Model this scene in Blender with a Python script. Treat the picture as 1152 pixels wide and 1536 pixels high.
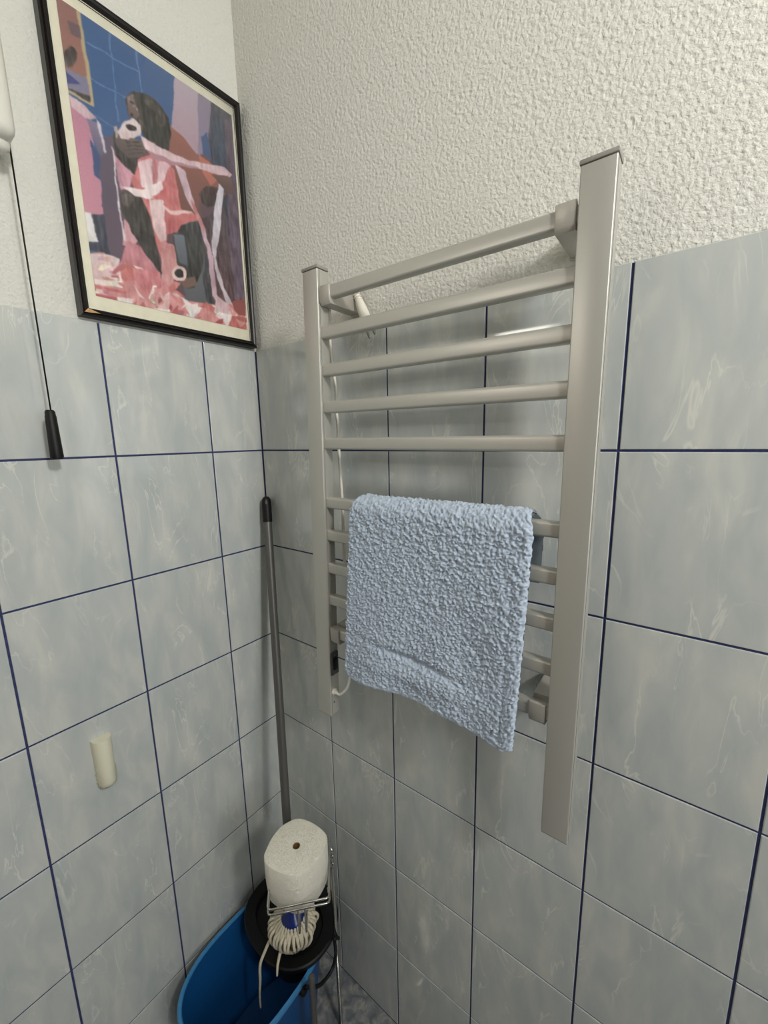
import bpy, bmesh, math, random
import numpy as np
from mathutils import Vector, Matrix

for o in list(bpy.data.objects):
    bpy.data.objects.remove(o, do_unlink=True)
C = bpy.context.scene.collection
S = bpy.context.scene
FZ = 1.505                     # height of the tile joint used as datum above the floor

# ------------------------------------------------------------------ camera
cam_data = bpy.data.cameras.new('camera')
cam_data.sensor_fit = 'VERTICAL'
cam_data.sensor_height = 24.0
cam_data.lens = 609.75 / 1536 * 24.0
cam_data.clip_start = 0.01
cam = bpy.data.objects.new('camera', cam_data)
C.objects.link(cam)
R = Vector((0.797, 0.6037, -0.0197)).normalized()
F = Vector((-0.5971, 0.7825, -0.1766)).normalized()
U = R.cross(F).normalized()
R = F.cross(U).normalized()
m = Matrix.Identity(4)
for i in range(3):
    m[i][0], m[i][1], m[i][2] = R[i], U[i], -F[i]
m[0][3], m[1][3], m[2][3] = 0.8889, -0.6546, 0.0225 + FZ
cam.matrix_world = m
S.camera = cam

# ------------------------------------------------------------------ world, lamps, exposure
S.view_settings.view_transform = 'Standard'
S.view_settings.look = 'None'
S.view_settings.exposure = 0.0
S.view_settings.gamma = 1.0
S.view_settings.use_curve_mapping = False
w = bpy.data.worlds.new('world')
S.world = w
w.use_nodes = True
w.node_tree.nodes['Background'].inputs[0].default_value = (0.9, 0.95, 1.0, 1)
w.node_tree.nodes['Background'].inputs[1].default_value = 0.03


def area_lamp(name, loc, target, sx, sy, power, col):
    d = bpy.data.lights.new(name, 'AREA')
    d.shape = 'RECTANGLE'
    d.size, d.size_y = sx, sy
    d.energy = power
    d.color = col
    o = bpy.data.objects.new(name, d)
    o.location = loc
    o.rotation_euler = (Vector(target) - Vector(loc)).to_track_quat('-Z', 'Y').to_euler()
    C.objects.link(o)
    return o


# window light from the far right, lamp over the mirror behind the camera, ceiling lamp
area_lamp('window_light', (1.92, -0.66, 2.31), (0.1, -0.1, 2.25), 0.16, 0.26, 17.5, (1.0, 0.985, 0.945))
area_lamp('left_wall_fill', (2.30, -0.55, 1.42), (0.0, -0.6, 1.2), 0.55, 0.9, 9.0, (0.97, 0.99, 1.0))  # added soft fill to brighten the lower left wall, no known window
area_lamp('mirror_lamp', (0.09, -1.60, 2.05), (0.6, -0.3, 1.7), 0.34, 0.085, 2.0, (1.0, 0.96, 0.88))
area_lamp('ceiling_lamp', (1.25, -1.45, 2.25), (0.2, -0.3, 1.7), 0.25, 0.25, 1.2, (1.0, 0.98, 0.93))

# ------------------------------------------------------------------ helpers


def lin(c):
    c = c / 255.0
    return c / 12.92 if c <= 0.04045 else ((c + 0.055) / 1.055) ** 2.4


def rgb(r, g, b):
    return (lin(r), lin(g), lin(b), 1.0)


def nset(node, name, v):
    if name in node.inputs:
        node.inputs[name].default_value = v


def mat(name, col, rough=0.5, metal=0.0, spec=0.5, coat=0.0, sheen=0.0):
    mt = bpy.data.materials.new(name)
    mt.use_nodes = True
    b = mt.node_tree.nodes['Principled BSDF']
    b.inputs['Base Color'].default_value = col
    b.inputs['Roughness'].default_value = rough
    b.inputs['Metallic'].default_value = metal
    nset(b, 'Specular IOR Level', spec)
    nset(b, 'Coat Weight', coat)
    nset(b, 'Sheen Weight', sheen)
    return mt


def grain(mt, scale, strength, dist=0.001, detail=3.0, vary=0.0, kind='noise'):
    """object-space grain: bump and a little colour variation"""
    nt = mt.node_tree
    b = nt.nodes['Principled BSDF']
    tc = nt.nodes.new('ShaderNodeTexCoord')
    if kind == 'noise':
        n = nt.nodes.new('ShaderNodeTexNoise')
        n.inputs['Detail'].default_value = detail
        out = n.outputs[0]
    else:
        n = nt.nodes.new('ShaderNodeTexVoronoi')
        out = n.outputs['Distance']
    n.inputs['Scale'].default_value = scale
    nt.links.new(tc.outputs['Object'], n.inputs['Vector'])
    bp = nt.nodes.new('ShaderNodeBump')
    bp.inputs['Strength'].default_value = strength
    bp.inputs['Distance'].default_value = dist
    nt.links.new(out, bp.inputs['Height'])
    nt.links.new(bp.outputs['Normal'], b.inputs['Normal'])
    if vary:
        c = b.inputs['Base Color'].default_value[:]
        rp = nt.nodes.new('ShaderNodeValToRGB')
        rp.color_ramp.elements[0].position = 0.3
        rp.color_ramp.elements[1].position = 0.7
        rp.color_ramp.elements[0].color = tuple(v * (1 - vary) for v in c[:3]) + (1,)
        rp.color_ramp.elements[1].color = tuple(min(1, v * (1 + vary)) for v in c[:3]) + (1,)
        nt.links.new(out, rp.inputs['Fac'])
        nt.links.new(rp.outputs['Color'], b.inputs['Base Color'])
    return mt


def wloc(p):
    v = Vector((0, 0, 0))
    while p is not None:
        v += p.location
        p = p.parent
    return v


def obj(name, bm, mt, parent=None, origin=None, smooth=None, label=None):
    """link a bmesh given in datum coordinates (z measured from the joint) as one mesh object"""
    me = bpy.data.meshes.new(name)
    base = wloc(parent)
    o_w = Vector(origin) + Vector((0, 0, FZ)) if origin is not None else base
    bmesh.ops.translate(bm, verts=bm.verts, vec=Vector((0, 0, FZ)) - o_w)
    bmesh.ops.recalc_face_normals(bm, faces=bm.faces)
    bm.to_mesh(me)
    bm.free()
    if smooth is not None:
        me.shade_smooth()
        if smooth < 179:
            me.set_sharp_from_angle(angle=math.radians(smooth))
    me.materials.append(mt)
    o = bpy.data.objects.new(name, me)
    C.objects.link(o)
    if parent is not None:
        o.parent = parent
    o.location = o_w - base
    if label:
        o['label'] = label
    return o


def thing(name, loc, label, cat, group=None):
    o = bpy.data.objects.new(name, None)
    o.empty_display_size = 0.05
    o.location = Vector(loc) + Vector((0, 0, FZ))
    C.objects.link(o)
    tag(o, label, cat, group)
    return o


def tag(o, label, cat, group=None):
    o['label'] = label
    o['category'] = cat
    if group:
        o['group'] = group
    return o


def box(x0, x1, y0, y1, z0, z1, bev=0.0, seg=2, bm=None):
    b = bmesh.new()
    bmesh.ops.create_cube(b, size=1.0)
    for v in b.verts:
        v.co = Vector((x0 + (v.co.x + .5) * (x1 - x0), y0 + (v.co.y + .5) * (y1 - y0), z0 + (v.co.z + .5) * (z1 - z0)))
    if bev:
        bmesh.ops.bevel(b, geom=b.edges[:], offset=bev, segments=seg, profile=0.5, affect='EDGES')
    return b if bm is None else join(bm, b)


def join(a, b):
    me = bpy.data.meshes.new('tmp')
    b.to_mesh(me)
    b.free()
    a.from_mesh(me)
    bpy.data.meshes.remove(me)
    return a


def lathe(profile, n=24, axis=None, centre=(0, 0, 0), bm=None):
    """profile: (radius, height) pairs about +z (or about axis) from centre"""
    b = bmesh.new()
    rings = []
    for r, h in profile:
        if r < 1e-6:
            rings.append([b.verts.new((0, 0, h))])
        else:
            rings.append([b.verts.new((r * math.cos(2 * math.pi * i / n), r * math.sin(2 * math.pi * i / n), h)) for i in range(n)])
    for a, c in zip(rings[:-1], rings[1:]):
        if len(a) == 1 and len(c) == 1:
            continue
        for i in range(n):
            j = (i + 1) % n
            if len(a) == 1:
                b.faces.new((a[0], c[j], c[i]))
            elif len(c) == 1:
                b.faces.new((a[i], a[j], c[0]))
            else:
                b.faces.new((a[i], a[j], c[j], c[i]))
    if axis is not None:
        q = Vector((0, 0, 1)).rotation_difference(Vector(axis).normalized()).to_matrix()
        for v in b.verts:
            v.co = q @ v.co
    bmesh.ops.translate(b, verts=b.verts, vec=Vector(centre))
    return b if bm is None else join(bm, b)


def smooth_path(pts, k=6):
    P = [Vector(p) for p in pts]
    out = []
    for i in range(len(P) - 1):
        p0, p1, p2, p3 = P[max(i - 1, 0)], P[i], P[i + 1], P[min(i + 2, len(P) - 1)]
        for s in range(k):
            t = s / k
            out.append(0.5 * ((2 * p1) + (-p0 + p2) * t + (2 * p0 - 5 * p1 + 4 * p2 - p3) * t * t + (-p0 + 3 * p1 - 3 * p2 + p3) * t ** 3))
    out.append(P[-1])
    return out


def tube(pts, r, n=8, bm=None, taper=None):
    P = [Vector(p) for p in pts]
    b = bmesh.new()
    rings = []
    up = None
    for i, p in enumerate(P):
        d = (P[min(i + 1, len(P) - 1)] - P[max(i - 1, 0)]).normalized()
        if up is None:
            up = d.orthogonal().normalized()
        up = (up - d * up.dot(d)).normalized()
        sd = d.cross(up)
        rr = r if taper is None else r * taper(i / (len(P) - 1))
        rings.append([b.verts.new(p + rr * (up * math.cos(2 * math.pi * k / n) + sd * math.sin(2 * math.pi * k / n))) for k in range(n)])
    for a, c in zip(rings[:-1], rings[1:]):
        for i in range(n):
            j = (i + 1) % n
            b.faces.new((a[i], a[j], c[j], c[i]))
    b.faces.new(rings[0])
    b.faces.new(rings[-1])
    return b if bm is None else join(bm, b)


def loft(loops, close_ends=True):
    b = bmesh.new()
    rs = [[b.verts.new(p) for p in lp] for lp in loops]
    n = len(rs[0])
    for a, c in zip(rs[:-1], rs[1:]):
        for i in range(n):
            j = (i + 1) % n
            b.faces.new((a[i], a[j], c[j], c[i]))
    if close_ends:
        b.faces.new(rs[0])
        b.faces.new(rs[-1])
    return b


# ------------------------------------------------------------------ materials
def tile_material():
    mt = mat('glazed_tile', rgb(176, 186, 190), 0.085, 0, 0.5)
    nt = mt.node_tree
    b = nt.nodes['Principled BSDF']
    tc = nt.nodes.new('ShaderNodeTexCoord')
    oi = nt.nodes.new('ShaderNodeObjectInfo')
    mul = nt.nodes.new('ShaderNodeMath'); mul.operation = 'MULTIPLY'; mul.inputs[1].default_value = 9.0
    fl = nt.nodes.new('ShaderNodeMath'); fl.operation = 'FLOOR'
    nt.links.new(oi.outputs['Random'], mul.inputs[0]); nt.links.new(mul.outputs[0], fl.inputs[0])
    cx = nt.nodes.new('ShaderNodeCombineXYZ')
    nt.links.new(fl.outputs[0], cx.inputs[0]); nt.links.new(fl.outputs[0], cx.inputs[1])
    add = nt.nodes.new('ShaderNodeVectorMath'); add.operation = 'ADD'
    nt.links.new(tc.outputs['Object'], add.inputs[0]); nt.links.new(cx.outputs[0], add.inputs[1])
    mp = nt.nodes.new('ShaderNodeMapping')
    mp.inputs['Scale'].default_value = (1.9, 1.9, 0.62)
    nt.links.new(add.outputs[0], mp.inputs['Vector'])

    def noise(scale, detail, dist, src):
        n = nt.nodes.new('ShaderNodeTexNoise')
        n.inputs['Scale'].default_value = scale; n.inputs['Detail'].default_value = detail
        n.inputs['Distortion'].default_value = dist
        nt.links.new(src, n.inputs['Vector'])
        return n
    cloud = noise(13.0, 7.0, 0.5, mp.outputs[0])
    r1 = nt.nodes.new('ShaderNodeValToRGB')
    e = r1.color_ramp.elements
    e[0].position, e[0].color = 0.30, rgb(181, 187, 186)
    e[1].position, e[1].color = 0.70, rgb(205, 206, 200)
    e2 = e.new(0.5); e2.color = rgb(191, 195, 192)
    nt.links.new(cloud.outputs[0], r1.inputs['Fac'])
    # pale crackle veins: thin band of a distorted noise
    vn = noise(7.5, 4.0, 1.6, mp.outputs[0])
    sub = nt.nodes.new('ShaderNodeMath'); sub.operation = 'SUBTRACT'; sub.inputs[1].default_value = 0.5
    ab = nt.nodes.new('ShaderNodeMath'); ab.operation = 'ABSOLUTE'
    nt.links.new(vn.outputs[0], sub.inputs[0]); nt.links.new(sub.outputs[0], ab.inputs[0])
    r2 = nt.nodes.new('ShaderNodeValToRGB')
    r2.color_ramp.elements[0].position, r2.color_ramp.elements[0].color = 0.0, (1, 1, 1, 1)
    r2.color_ramp.elements[1].position, r2.color_ramp.elements[1].color = 0.016, (0, 0, 0, 1)
    nt.links.new(ab.outputs[0], r2.inputs['Fac'])
    msk = noise(11.0, 2.0, 0.0, mp.outputs[0])
    r3 = nt.nodes.new('ShaderNodeValToRGB')
    r3.color_ramp.elements[0].position = 0.46; r3.color_ramp.elements[1].position = 0.62
    nt.links.new(msk.outputs[0], r3.inputs['Fac'])
    mm = nt.nodes.new('ShaderNodeMath'); mm.operation = 'MULTIPLY'
    nt.links.new(r2.outputs[0], mm.inputs[0]); nt.links.new(r3.outputs[0], mm.inputs[1])
    m2 = nt.nodes.new('ShaderNodeMath'); m2.operation = 'MULTIPLY'; m2.inputs[1].default_value = 0.75
    nt.links.new(mm.outputs[0], m2.inputs[0])
    mix = nt.nodes.new('ShaderNodeMix'); mix.data_type = 'RGBA'
    nt.links.new(m2.outputs[0], mix.inputs['Factor'])
    nt.links.new(r1.outputs[0], mix.inputs[6]); mix.inputs[7].default_value = rgb(222, 221, 212)
    nt.links.new(mix.outputs[2], b.inputs['Base Color'])
    bp = nt.nodes.new('ShaderNodeBump'); bp.inputs['Strength'].default_value = 0.06; bp.inputs['Distance'].default_value = 0.002
    nt.links.new(cloud.outputs[0], bp.inputs['Height']); nt.links.new(bp.outputs[0], b.inputs['Normal'])
    return mt


def plaster_material():
    mt = mat('roughcast_plaster', rgb(219, 218, 210), 0.9, 0, 0.2)
    nt = mt.node_tree
    b = nt.nodes['Principled BSDF']
    tc = nt.nodes.new('ShaderNodeTexCoord')
    n1 = nt.nodes.new('ShaderNodeTexNoise'); n1.inputs['Scale'].default_value = 185; n1.inputs['Detail'].default_value = 3.5
    n1.inputs['Distortion'].default_value = 0.25
    n2 = nt.nodes.new('ShaderNodeTexVoronoi'); n2.inputs['Scale'].default_value = 150
    for n in (n1, n2):
        nt.links.new(tc.outputs['Object'], n.inputs['Vector'])
    mx = nt.nodes.new('ShaderNodeMath'); mx.operation = 'MULTIPLY_ADD'; mx.inputs[1].default_value = -0.25
    nt.links.new(n2.outputs['Distance'], mx.inputs[0]); nt.links.new(n1.outputs[0], mx.inputs[2])
    bp = nt.nodes.new('ShaderNodeBump'); bp.inputs['Strength'].default_value = 0.75; bp.inputs['Distance'].default_value = 0.0035
    nt.links.new(mx.outputs[0], bp.inputs['Height']); nt.links.new(bp.outputs[0], b.inputs['Normal'])
    return mt


M = {
    'tile': tile_material(),
    'plaster': plaster_material(),
    'grout': grain(mat('blue_grout', rgb(50, 56, 98), 0.85), 300, 0.4, vary=0.25),
    'silver': grain(mat('satin_silver', rgb(187, 185, 177), 0.34, 0.4), 900, 0.12, 0.0004),
    'edge_cap': mat('cap_plastic', rgb(150, 147, 140), 0.5, 0.2),
    'bracket': grain(mat('bracket_plastic', rgb(185, 181, 172), 0.38, 0.35), 700, 0.1, 0.0004),
    'white_plastic': grain(mat('white_plastic', rgb(222, 220, 210), 0.4), 500, 0.05, 0.0004),
    'cable': mat('cable_white', rgb(232, 228, 216), 0.45),
    'black': grain(mat('black_plastic', rgb(16, 16, 18), 0.5, 0, 0.3), 400, 0.1, 0.0004),
    'switch_dark': mat('switch_grey', rgb(74, 74, 74), 0.45),
    'pin': mat('plug_pin', rgb(120, 118, 112), 0.3, 0.9),
    'frame': grain(mat('black_lacquer', rgb(22, 17, 17), 0.38), 250, 0.2, 0.0006, vary=0.3),
    'wood': grain(mat('bare_wood', rgb(196, 154, 106), 0.7), 200, 0.3, vary=0.2),
    'board': grain(mat('cream_mat_board', rgb(226, 222, 200), 0.8), 60, 0.15, 0.0006, vary=0.05),
    'cream': grain(mat('cream_plastic', rgb(224, 221, 198), 0.5), 330, 0.25, 0.0006),
    'chrome': mat('chrome_wire', rgb(200, 198, 194), 0.16, 1.0),
    'steel': grain(mat('pole_steel', rgb(106, 105, 102), 0.42, 0.6), 300, 0.08, 0.0004),
    'blue': grain(mat('blue_bucket', rgb(14, 74, 130), 0.42), 200, 0.1, 0.0006, vary=0.06),  # tub blue darkened, shade inside the bucket put into the colour
    'blue_rim_lit': grain(mat('blue_rim_lit', rgb(62, 130, 182), 0.45), 200, 0.1, 0.0006, vary=0.06),  # paler than the tub: light caught by the rim painted into its colour
    'navy': mat('navy_socket', rgb(22, 40, 104), 0.22),
    'cotton': grain(mat('mop_cotton', rgb(206, 198, 176), 0.95), 420, 0.8, 0.0015, vary=0.12),
    'core': grain(mat('cardboard_core', rgb(120, 92, 52), 0.9), 300, 0.3, vary=0.2),
}


def paper_material():
    mt = mat('tissue_paper', rgb(236, 232, 218), 0.95, 0, 0.15)
    nt = mt.node_tree
    b = nt.nodes['Principled BSDF']
    tc = nt.nodes.new('ShaderNodeTexCoord')
    n = nt.nodes.new('ShaderNodeTexNoise'); n.inputs['Scale'].default_value = 90; n.inputs['Detail'].default_value = 3
    n.inputs['Distortion'].default_value = 2.5
    nt.links.new(tc.outputs['Object'], n.inputs['Vector'])
    s = nt.nodes.new('ShaderNodeMath'); s.operation = 'SUBTRACT'; s.inputs[1].default_value = 0.5
    a = nt.nodes.new('ShaderNodeMath'); a.operation = 'ABSOLUTE'
    mn = nt.nodes.new('ShaderNodeMath'); mn.operation = 'MINIMUM'; mn.inputs[1].default_value = 0.03
    nt.links.new(n.outputs[0], s.inputs[0]); nt.links.new(s.outputs[0], a.inputs[0]); nt.links.new(a.outputs[0], mn.inputs[0])
    bp = nt.nodes.new('ShaderNodeBump'); bp.inputs['Strength'].default_value = 0.8; bp.inputs['Distance'].default_value = 0.02
    nt.links.new(mn.outputs[0], bp.inputs['Height']); nt.links.new(bp.outputs[0], b.inputs['Normal'])
    return mt


def floor_material():
    mt = mat('mottled_floor_tile', rgb(150, 152, 152), 0.35)
    nt = mt.node_tree
    b = nt.nodes['Principled BSDF']
    tc = nt.nodes.new('ShaderNodeTexCoord')
    n = nt.nodes.new('ShaderNodeTexNoise'); n.inputs['Scale'].default_value = 42; n.inputs['Detail'].default_value = 7
    n.inputs['Distortion'].default_value = 0.8
    nt.links.new(tc.outputs['Object'], n.inputs['Vector'])
    r = nt.nodes.new('ShaderNodeValToRGB')
    e = r.color_ramp.elements
    e[0].position, e[0].color = 0.34, rgb(100, 104, 110)
    e[1].position, e[1].color = 0.66, rgb(160, 158, 152)
    k = e.new(0.5); k.color = rgb(126, 129, 132)
    nt.links.new(n.outputs[0], r.inputs['Fac']); nt.links.new(r.outputs[0], b.inputs['Base Color'])
    return mt


M['painted'] = grain(mat('grey_painted_wall', rgb(118, 117, 113), 0.8), 120, 0.1)
M['beige'] = grain(mat('beige_laminate', rgb(214, 190, 170), 0.4), 40, 0.05)
M['paper'] = paper_material()
M['floor'] = floor_material()

# ------------------------------------------------------------------ room shell
XR, YB, ZF, ZC = 2.35, -2.3, -1.505, 1.045      # far right wall, back wall, floor, ceiling
TOP = 0.242                                     # top edge of the tiling
GAP = 0.0034


def structure(name, bm, mt, parent=None):
    o = obj(name, bm, mt, parent)
    o['kind'] = 'structure'
    return o


wall_right = structure('wall_right', box(-0.1, XR + 0.1, 0.0042, 0.1, ZF - 0.1, ZC + 0.05), M['plaster'])
wall_left = structure('wall_left', box(-0.1, -0.0042, YB - 0.1, 0.0042, ZF - 0.1, ZC + 0.05), M['plaster'])
structure('wall_back', box(-0.1, XR + 0.1, YB - 0.1, YB, ZF - 0.1, ZC + 0.05), M['painted'])
structure('wall_far', box(XR, XR + 0.1, YB, 0.0042, ZF - 0.1, ZC + 0.05), M['painted'])
structure('ceiling', box(-0.1, XR + 0.1, YB - 0.1, 0.1, ZC, ZC + 0.1), M['plaster'])
structure('floor', box(-0.0042, XR, YB, 0.0042, ZF - 0.1, ZF), M['floor'])
gr = obj('grout', box(-0.0019, XR, 0.0019, 0.0041, ZF, TOP - 0.001), M['grout'], wall_right)
gl = obj('grout', box(-0.0041, -0.0019, YB, 0.0019, ZF, TOP - 0.001), M['grout'], wall_left)
gr['kind'] = gl['kind'] = 'structure'

tile_meshes = {}


def tile(wall, a0, a1, z0, z1, right):
    w_, h_ = a1 - a0 - GAP, z1 - z0 - GAP
    key = (round(w_, 4), round(h_, 4), right)
    if key not in tile_meshes:
        b = bmesh.new()
        t = 0.0018
        bev = 0.0011
        # plate with a rounded (two-step) front edge; local +t direction is into the wall
        rings = [(0.0, t), (0.0, bev), (0.3 * bev, 0.3 * bev), (bev, 0.0)]
        rs = []
        for ins, dep in rings:
            lp = []
            for sx, sz in ((-1, -1), (1, -1), (1, 1), (-1, 1)):
                u, v = sx * (w_ / 2 - ins), sz * (h_ / 2 - ins)
                lp.append(b.verts.new((u, dep, v) if right else (-dep, u, v)))
            rs.append(lp)
        for p, q in zip(rs[:-1], rs[1:]):
            for i in range(4):
                b.faces.new((p[i], p[(i + 1) % 4], q[(i + 1) % 4], q[i]))
        b.faces.new(rs[-1])
        b.faces.new(rs[0])
        bmesh.ops.recalc_face_normals(b, faces=b.faces)
        me = bpy.data.meshes.new('tile')
        b.to_mesh(me)
        b.free()
        me.materials.append(M['tile'])
        tile_meshes[key] = me
    o = bpy.data.objects.new('tile', tile_meshes[key])
    C.objects.link(o)
    o.parent = wall
    cz = (z0 + z1) / 2 + FZ
    o.location = ((a0 + a1) / 2, 0, cz) if right else (0, (a0 + a1) / 2, cz)


rows = [(0.0, TOP + GAP / 2)] + [(-0.25 * (k + 1), -0.25 * k) for k in range(6)]
xs = [0.0005] + [0.203 + 0.1999 * k for k in range(11)]
ys = [-0.0005] + [-0.1372 - 0.1999 * k for k in range(11)]
for z0, z1 in rows:
    for a, b_ in zip(xs[:-1], xs[1:]):
        tile(wall_right, a, b_, z0, z1, True)
    for a, b_ in zip(ys[:-1], ys[1:]):
        tile(wall_left, b_, a, z0, z1, False)

# ------------------------------------------------------------------ towel radiator
YF, PD = -0.095, 0.028                          # front face of the posts and their depth
tw = thing('towel_radiator', (0.53, -0.05, -0.574), 'silver grey ladder towel radiator with flat rails mounted on the tiled wall', 'towel radiator')


def post(xt, xb, w_):
    zt, zb = 0.3245, -0.574
    b = bmesh.new()
    prof = []
    r = 0.0016
    for cx_, cy_, a0 in ((w_ / 2 - r, YF + r, -90), (w_ / 2 - r, YF + PD - r, 0), (-w_ / 2 + r, YF + PD - r, 90), (-w_ / 2 + r, YF + r, 180)):
        for k in range(4):
            a = math.radians(a0 + 30 * k)
            prof.append((cx_ + r * math.cos(a), cy_ + r * math.sin(a)))
    # a shallow seam line along both side faces, near the front
    lo = [(xb + x, y, zb) for x, y in prof]
    hi = [(xt + x, y, zt) for x, y in prof]
    p = obj('post', loft([lo, hi]), M['silver'], tw, smooth=40)
    t = 0.0012
    cap = box(xt - w_ / 2 - t, xt + w_ / 2 + t, YF - t, YF + PD + t, zt + 0.0012, zt + 0.0065, 0.0012)
    obj('end_cap', cap, M['edge_cap'], p, smooth=40)
    low = box(xb - w_ / 2 + .0006, xb + w_ / 2 - .0006, YF + .0006, YF + PD - .0006, zb - 0.0022, zb - 0.0002, 0.0005)
    obj('end_cap', low, M['edge_cap'], p, smooth=40)
    # slim seam trims on the side faces, behind the front lip
    for s in (-1, 1):
        off = s * (w_ / 2 + 0.00025)
        y0, y1 = YF + 0.0048, YF + 0.0062
        lo = [(xb + off - .0003, y0, zb + .002), (xb + off + .0003, y0, zb + .002), (xb + off + .0003, y1, zb + .002), (xb + off - .0003, y1, zb + .002)]
        hi = [(x + xt - xb, y, zt - .002) for x, y, z in lo]
        obj('seam', loft([lo, hi]), M['edge_cap'], p)
    return p


PLT, PLB, PRT, PRB, PW = 0.3030, 0.2845, 0.7735, 0.7712, 0.0382


def xl(z):
    return PLB + (PLT - PLB) * (z + 0.574) / 0.8985


def xr(z):
    return PRB + (PRT - PRB) * (z + 0.574) / 0.8985


pl = post(PLT, PLB, PW)
post(PRT, PRB, PW)
RAILS = [0.2815, 0.2155, 0.149, 0.082, 0.0142, -0.102, -0.169, -0.238, -0.3072, -0.3795]


def rounded_rect(hy, hz, r, k=5):
    out = []
    for cy_, cz_, a0 in ((hy - r, hz - r, 0), (-hy + r, hz - r, 90), (-hy + r, -hz + r, 180), (hy - r, -hz + r, 270)):
        for i in range(k):
            a = math.radians(a0 + 90 * i / (k - 1))
            out.append((cy_ + r * math.cos(a), cz_ + r * math.sin(a)))
    return out


for z in RAILS:
    x0, x1 = xl(z) + PW / 2 - 0.0004, xr(z) - PW / 2 + 0.0004
    sec = rounded_rect(0.0085, 0.0112, 0.0042)
    dz = 0.002
    obj('rail', loft([[(x0, -0.0805 + y, z + dz + q) for y, q in sec], [(x1, -0.0805 + y, z - dz + q) for y, q in sec]]), M['silver'], tw, smooth=50)

for bx, z in ((xl(.28) + PW / 2 + .0135, RAILS[0]), (xr(.28) - PW / 2 - .0145, RAILS[0]), (xl(-.38) + PW / 2 + .0155, RAILS[-1]), (xr(-.38) - PW / 2 - .016, RAILS[-1])):
    hw, ht, hb = 0.0122, 0.0168, 0.0190
    # clamp block: front plate wraps the rail, body runs back to the wall and flares into a foot
    prof = [(-0.0925, -hb + .006), (-0.088, -hb), (-0.012, -hb), (-0.0006, -hb), (-0.0006, ht + .003), (-0.012, ht + .001), (-0.0695, ht - .001), (-0.0695, .007), (-0.0878, .007), (-0.0878, .0142), (-0.0925, .0128)]
    b = loft([[(bx + s * hw, y, z + q) for y, q in prof] for s in (-1, 1)])
    bmesh.ops.bevel(b, geom=[e for e in b.edges if abs(e.verts[0].co.x - e.verts[1].co.x) < 1e-6], offset=0.0014, segments=2, profile=0.5, affect='EDGES')
    k = obj('wall_bracket', b, M['bracket'], tw, smooth=45)
    obj('wall_foot', box(bx - hw - .0025, bx + hw + .0025, -0.0055, -0.0003, z - hb - .0022, z + ht + .006, 0.0015), M['bracket'], k, smooth=45)

# rocker switch and cable gland on the inner face of the left post
zs = -0.452
xf = xl(zs) + PW / 2
sw = obj('switch', box(xf - .0006, xf + .0042, -0.0915, -0.0705, zs - .0255, zs + .0255, 0.0008), M['switch_dark'], tw, smooth=40, label='dark switch plate on the inner face of the left post')
obj('rocker', box(xf + .003, xf + .0072, -0.0865, -0.0755, zs - .0135, zs + .0135, 0.0012), M['black'], sw, smooth=40)
for q in (-1, 1):
    obj('screw', lathe([(0.0, .0009), (.0016, .0006), (.0019, 0), (.0019, -.001)], 10, (1, 0, 0), (xf + .0043, -0.081, zs + q * .020)), M['pin'], sw, smooth=40)
zg = -0.5195
xg = xl(zg) + PW / 2
obj('cable_gland', lathe([(.0, .010), (.0036, .010), (.0045, .008), (.0045, .0035), (.0068, .003), (.0072, .0), (.0072, -.001)], 14, (1, 0, 0), (xg, -0.083, zg)), M['cable'], tw, smooth=40)
obj('screw', lathe([(0, .001), (.0018, .0006), (.002, 0), (.002, -.001)], 10, (1, 0, 0), (xl(-.546) + PW / 2, -0.083, -0.546)), M['pin'], tw, smooth=40)

# white power lead: from the gland up behind the rails to the plug hung over the top rail
lead = [(xg + .008, -.083, zg), (xg + .017, -.081, zg - .002), (.334, -.070, -.505), (.336, -.062, -.470), (.328, -.056, -.425), (.322, -.050, -.385),
        (.318, -.047, -.345), (.321, -.046, -.310), (.330, -.047, -.285), (.328, -.047, -.265), (.318, -.047, -.235), (.3165, -.046, -.15), (.3155, -.045, -.10), (.3125, -.045, -.02),
        (.312, -.046, .02), (.3135, -.047, .05), (.311, -.047, .08), (.3105, -.046, .12), (.3055, -.046, .16), (.302, -.048, .20), (.3075, -.050, .288),
        (.313, -.046, .3015), (.328, -.040, .3035), (.342, -.030, .3035), (.3475, -.025, .3015)]
cab = obj('power_cable', tube(smooth_path(lead, 5), 0.0031, 8), M['cable'], tw, smooth=180, label='white power lead running up behind the rails')
ax = Vector((0.024, 0.004, -0.060)).normalized()
p0 = Vector((0.347, -0.0235, 0.3045))
pb = lathe([(.0, 0), (.0042, .0), (.0050, .012), (.0062, .024), (.0080, .030), (.0095, .042), (.0105, .060), (.0108, .076), (.0100, .080), (.0, .080)], 14, ax, p0)
plug = obj('plug', pb, M['cable'], tw, smooth=50, label='white two-pin mains plug hanging from its lead')
for k in range(5):
    obj('strain_relief_rib', lathe([(.0045, -.0014), (.0066 + .0003 * k, -.0011), (.0066 + .0003 * k, .0011), (.0045, .0014)], 14, ax, p0 + ax * (.004 + k * .0052)), M['cable'], plug, smooth=40)
sdv = ax.cross(Vector((0, 1, 0))).normalized()
for s in (-1, 1):
    obj('prong', lathe([(.0, 0), (.0022, 0), (.0022, .017), (.0012, .019), (.0, .019)], 10, ax, p0 + ax * .0795 + sdv * s * .0068), M['pin'], plug, smooth=40)

# ------------------------------------------------------------------ towel
def smooth_noise(shape, rad, rng):
    a = rng.standard_normal(shape)
    k = np.exp(-0.5 * (np.arange(-3 * int(rad + 1), 3 * int(rad + 1) + 1) / rad) ** 2)
    k /= k.sum()
    for ax_ in (0, 1):
        a = np.apply_along_axis(lambda v: np.convolve(v, k, mode='same'), ax_, a)
    return a / a.std()


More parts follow.
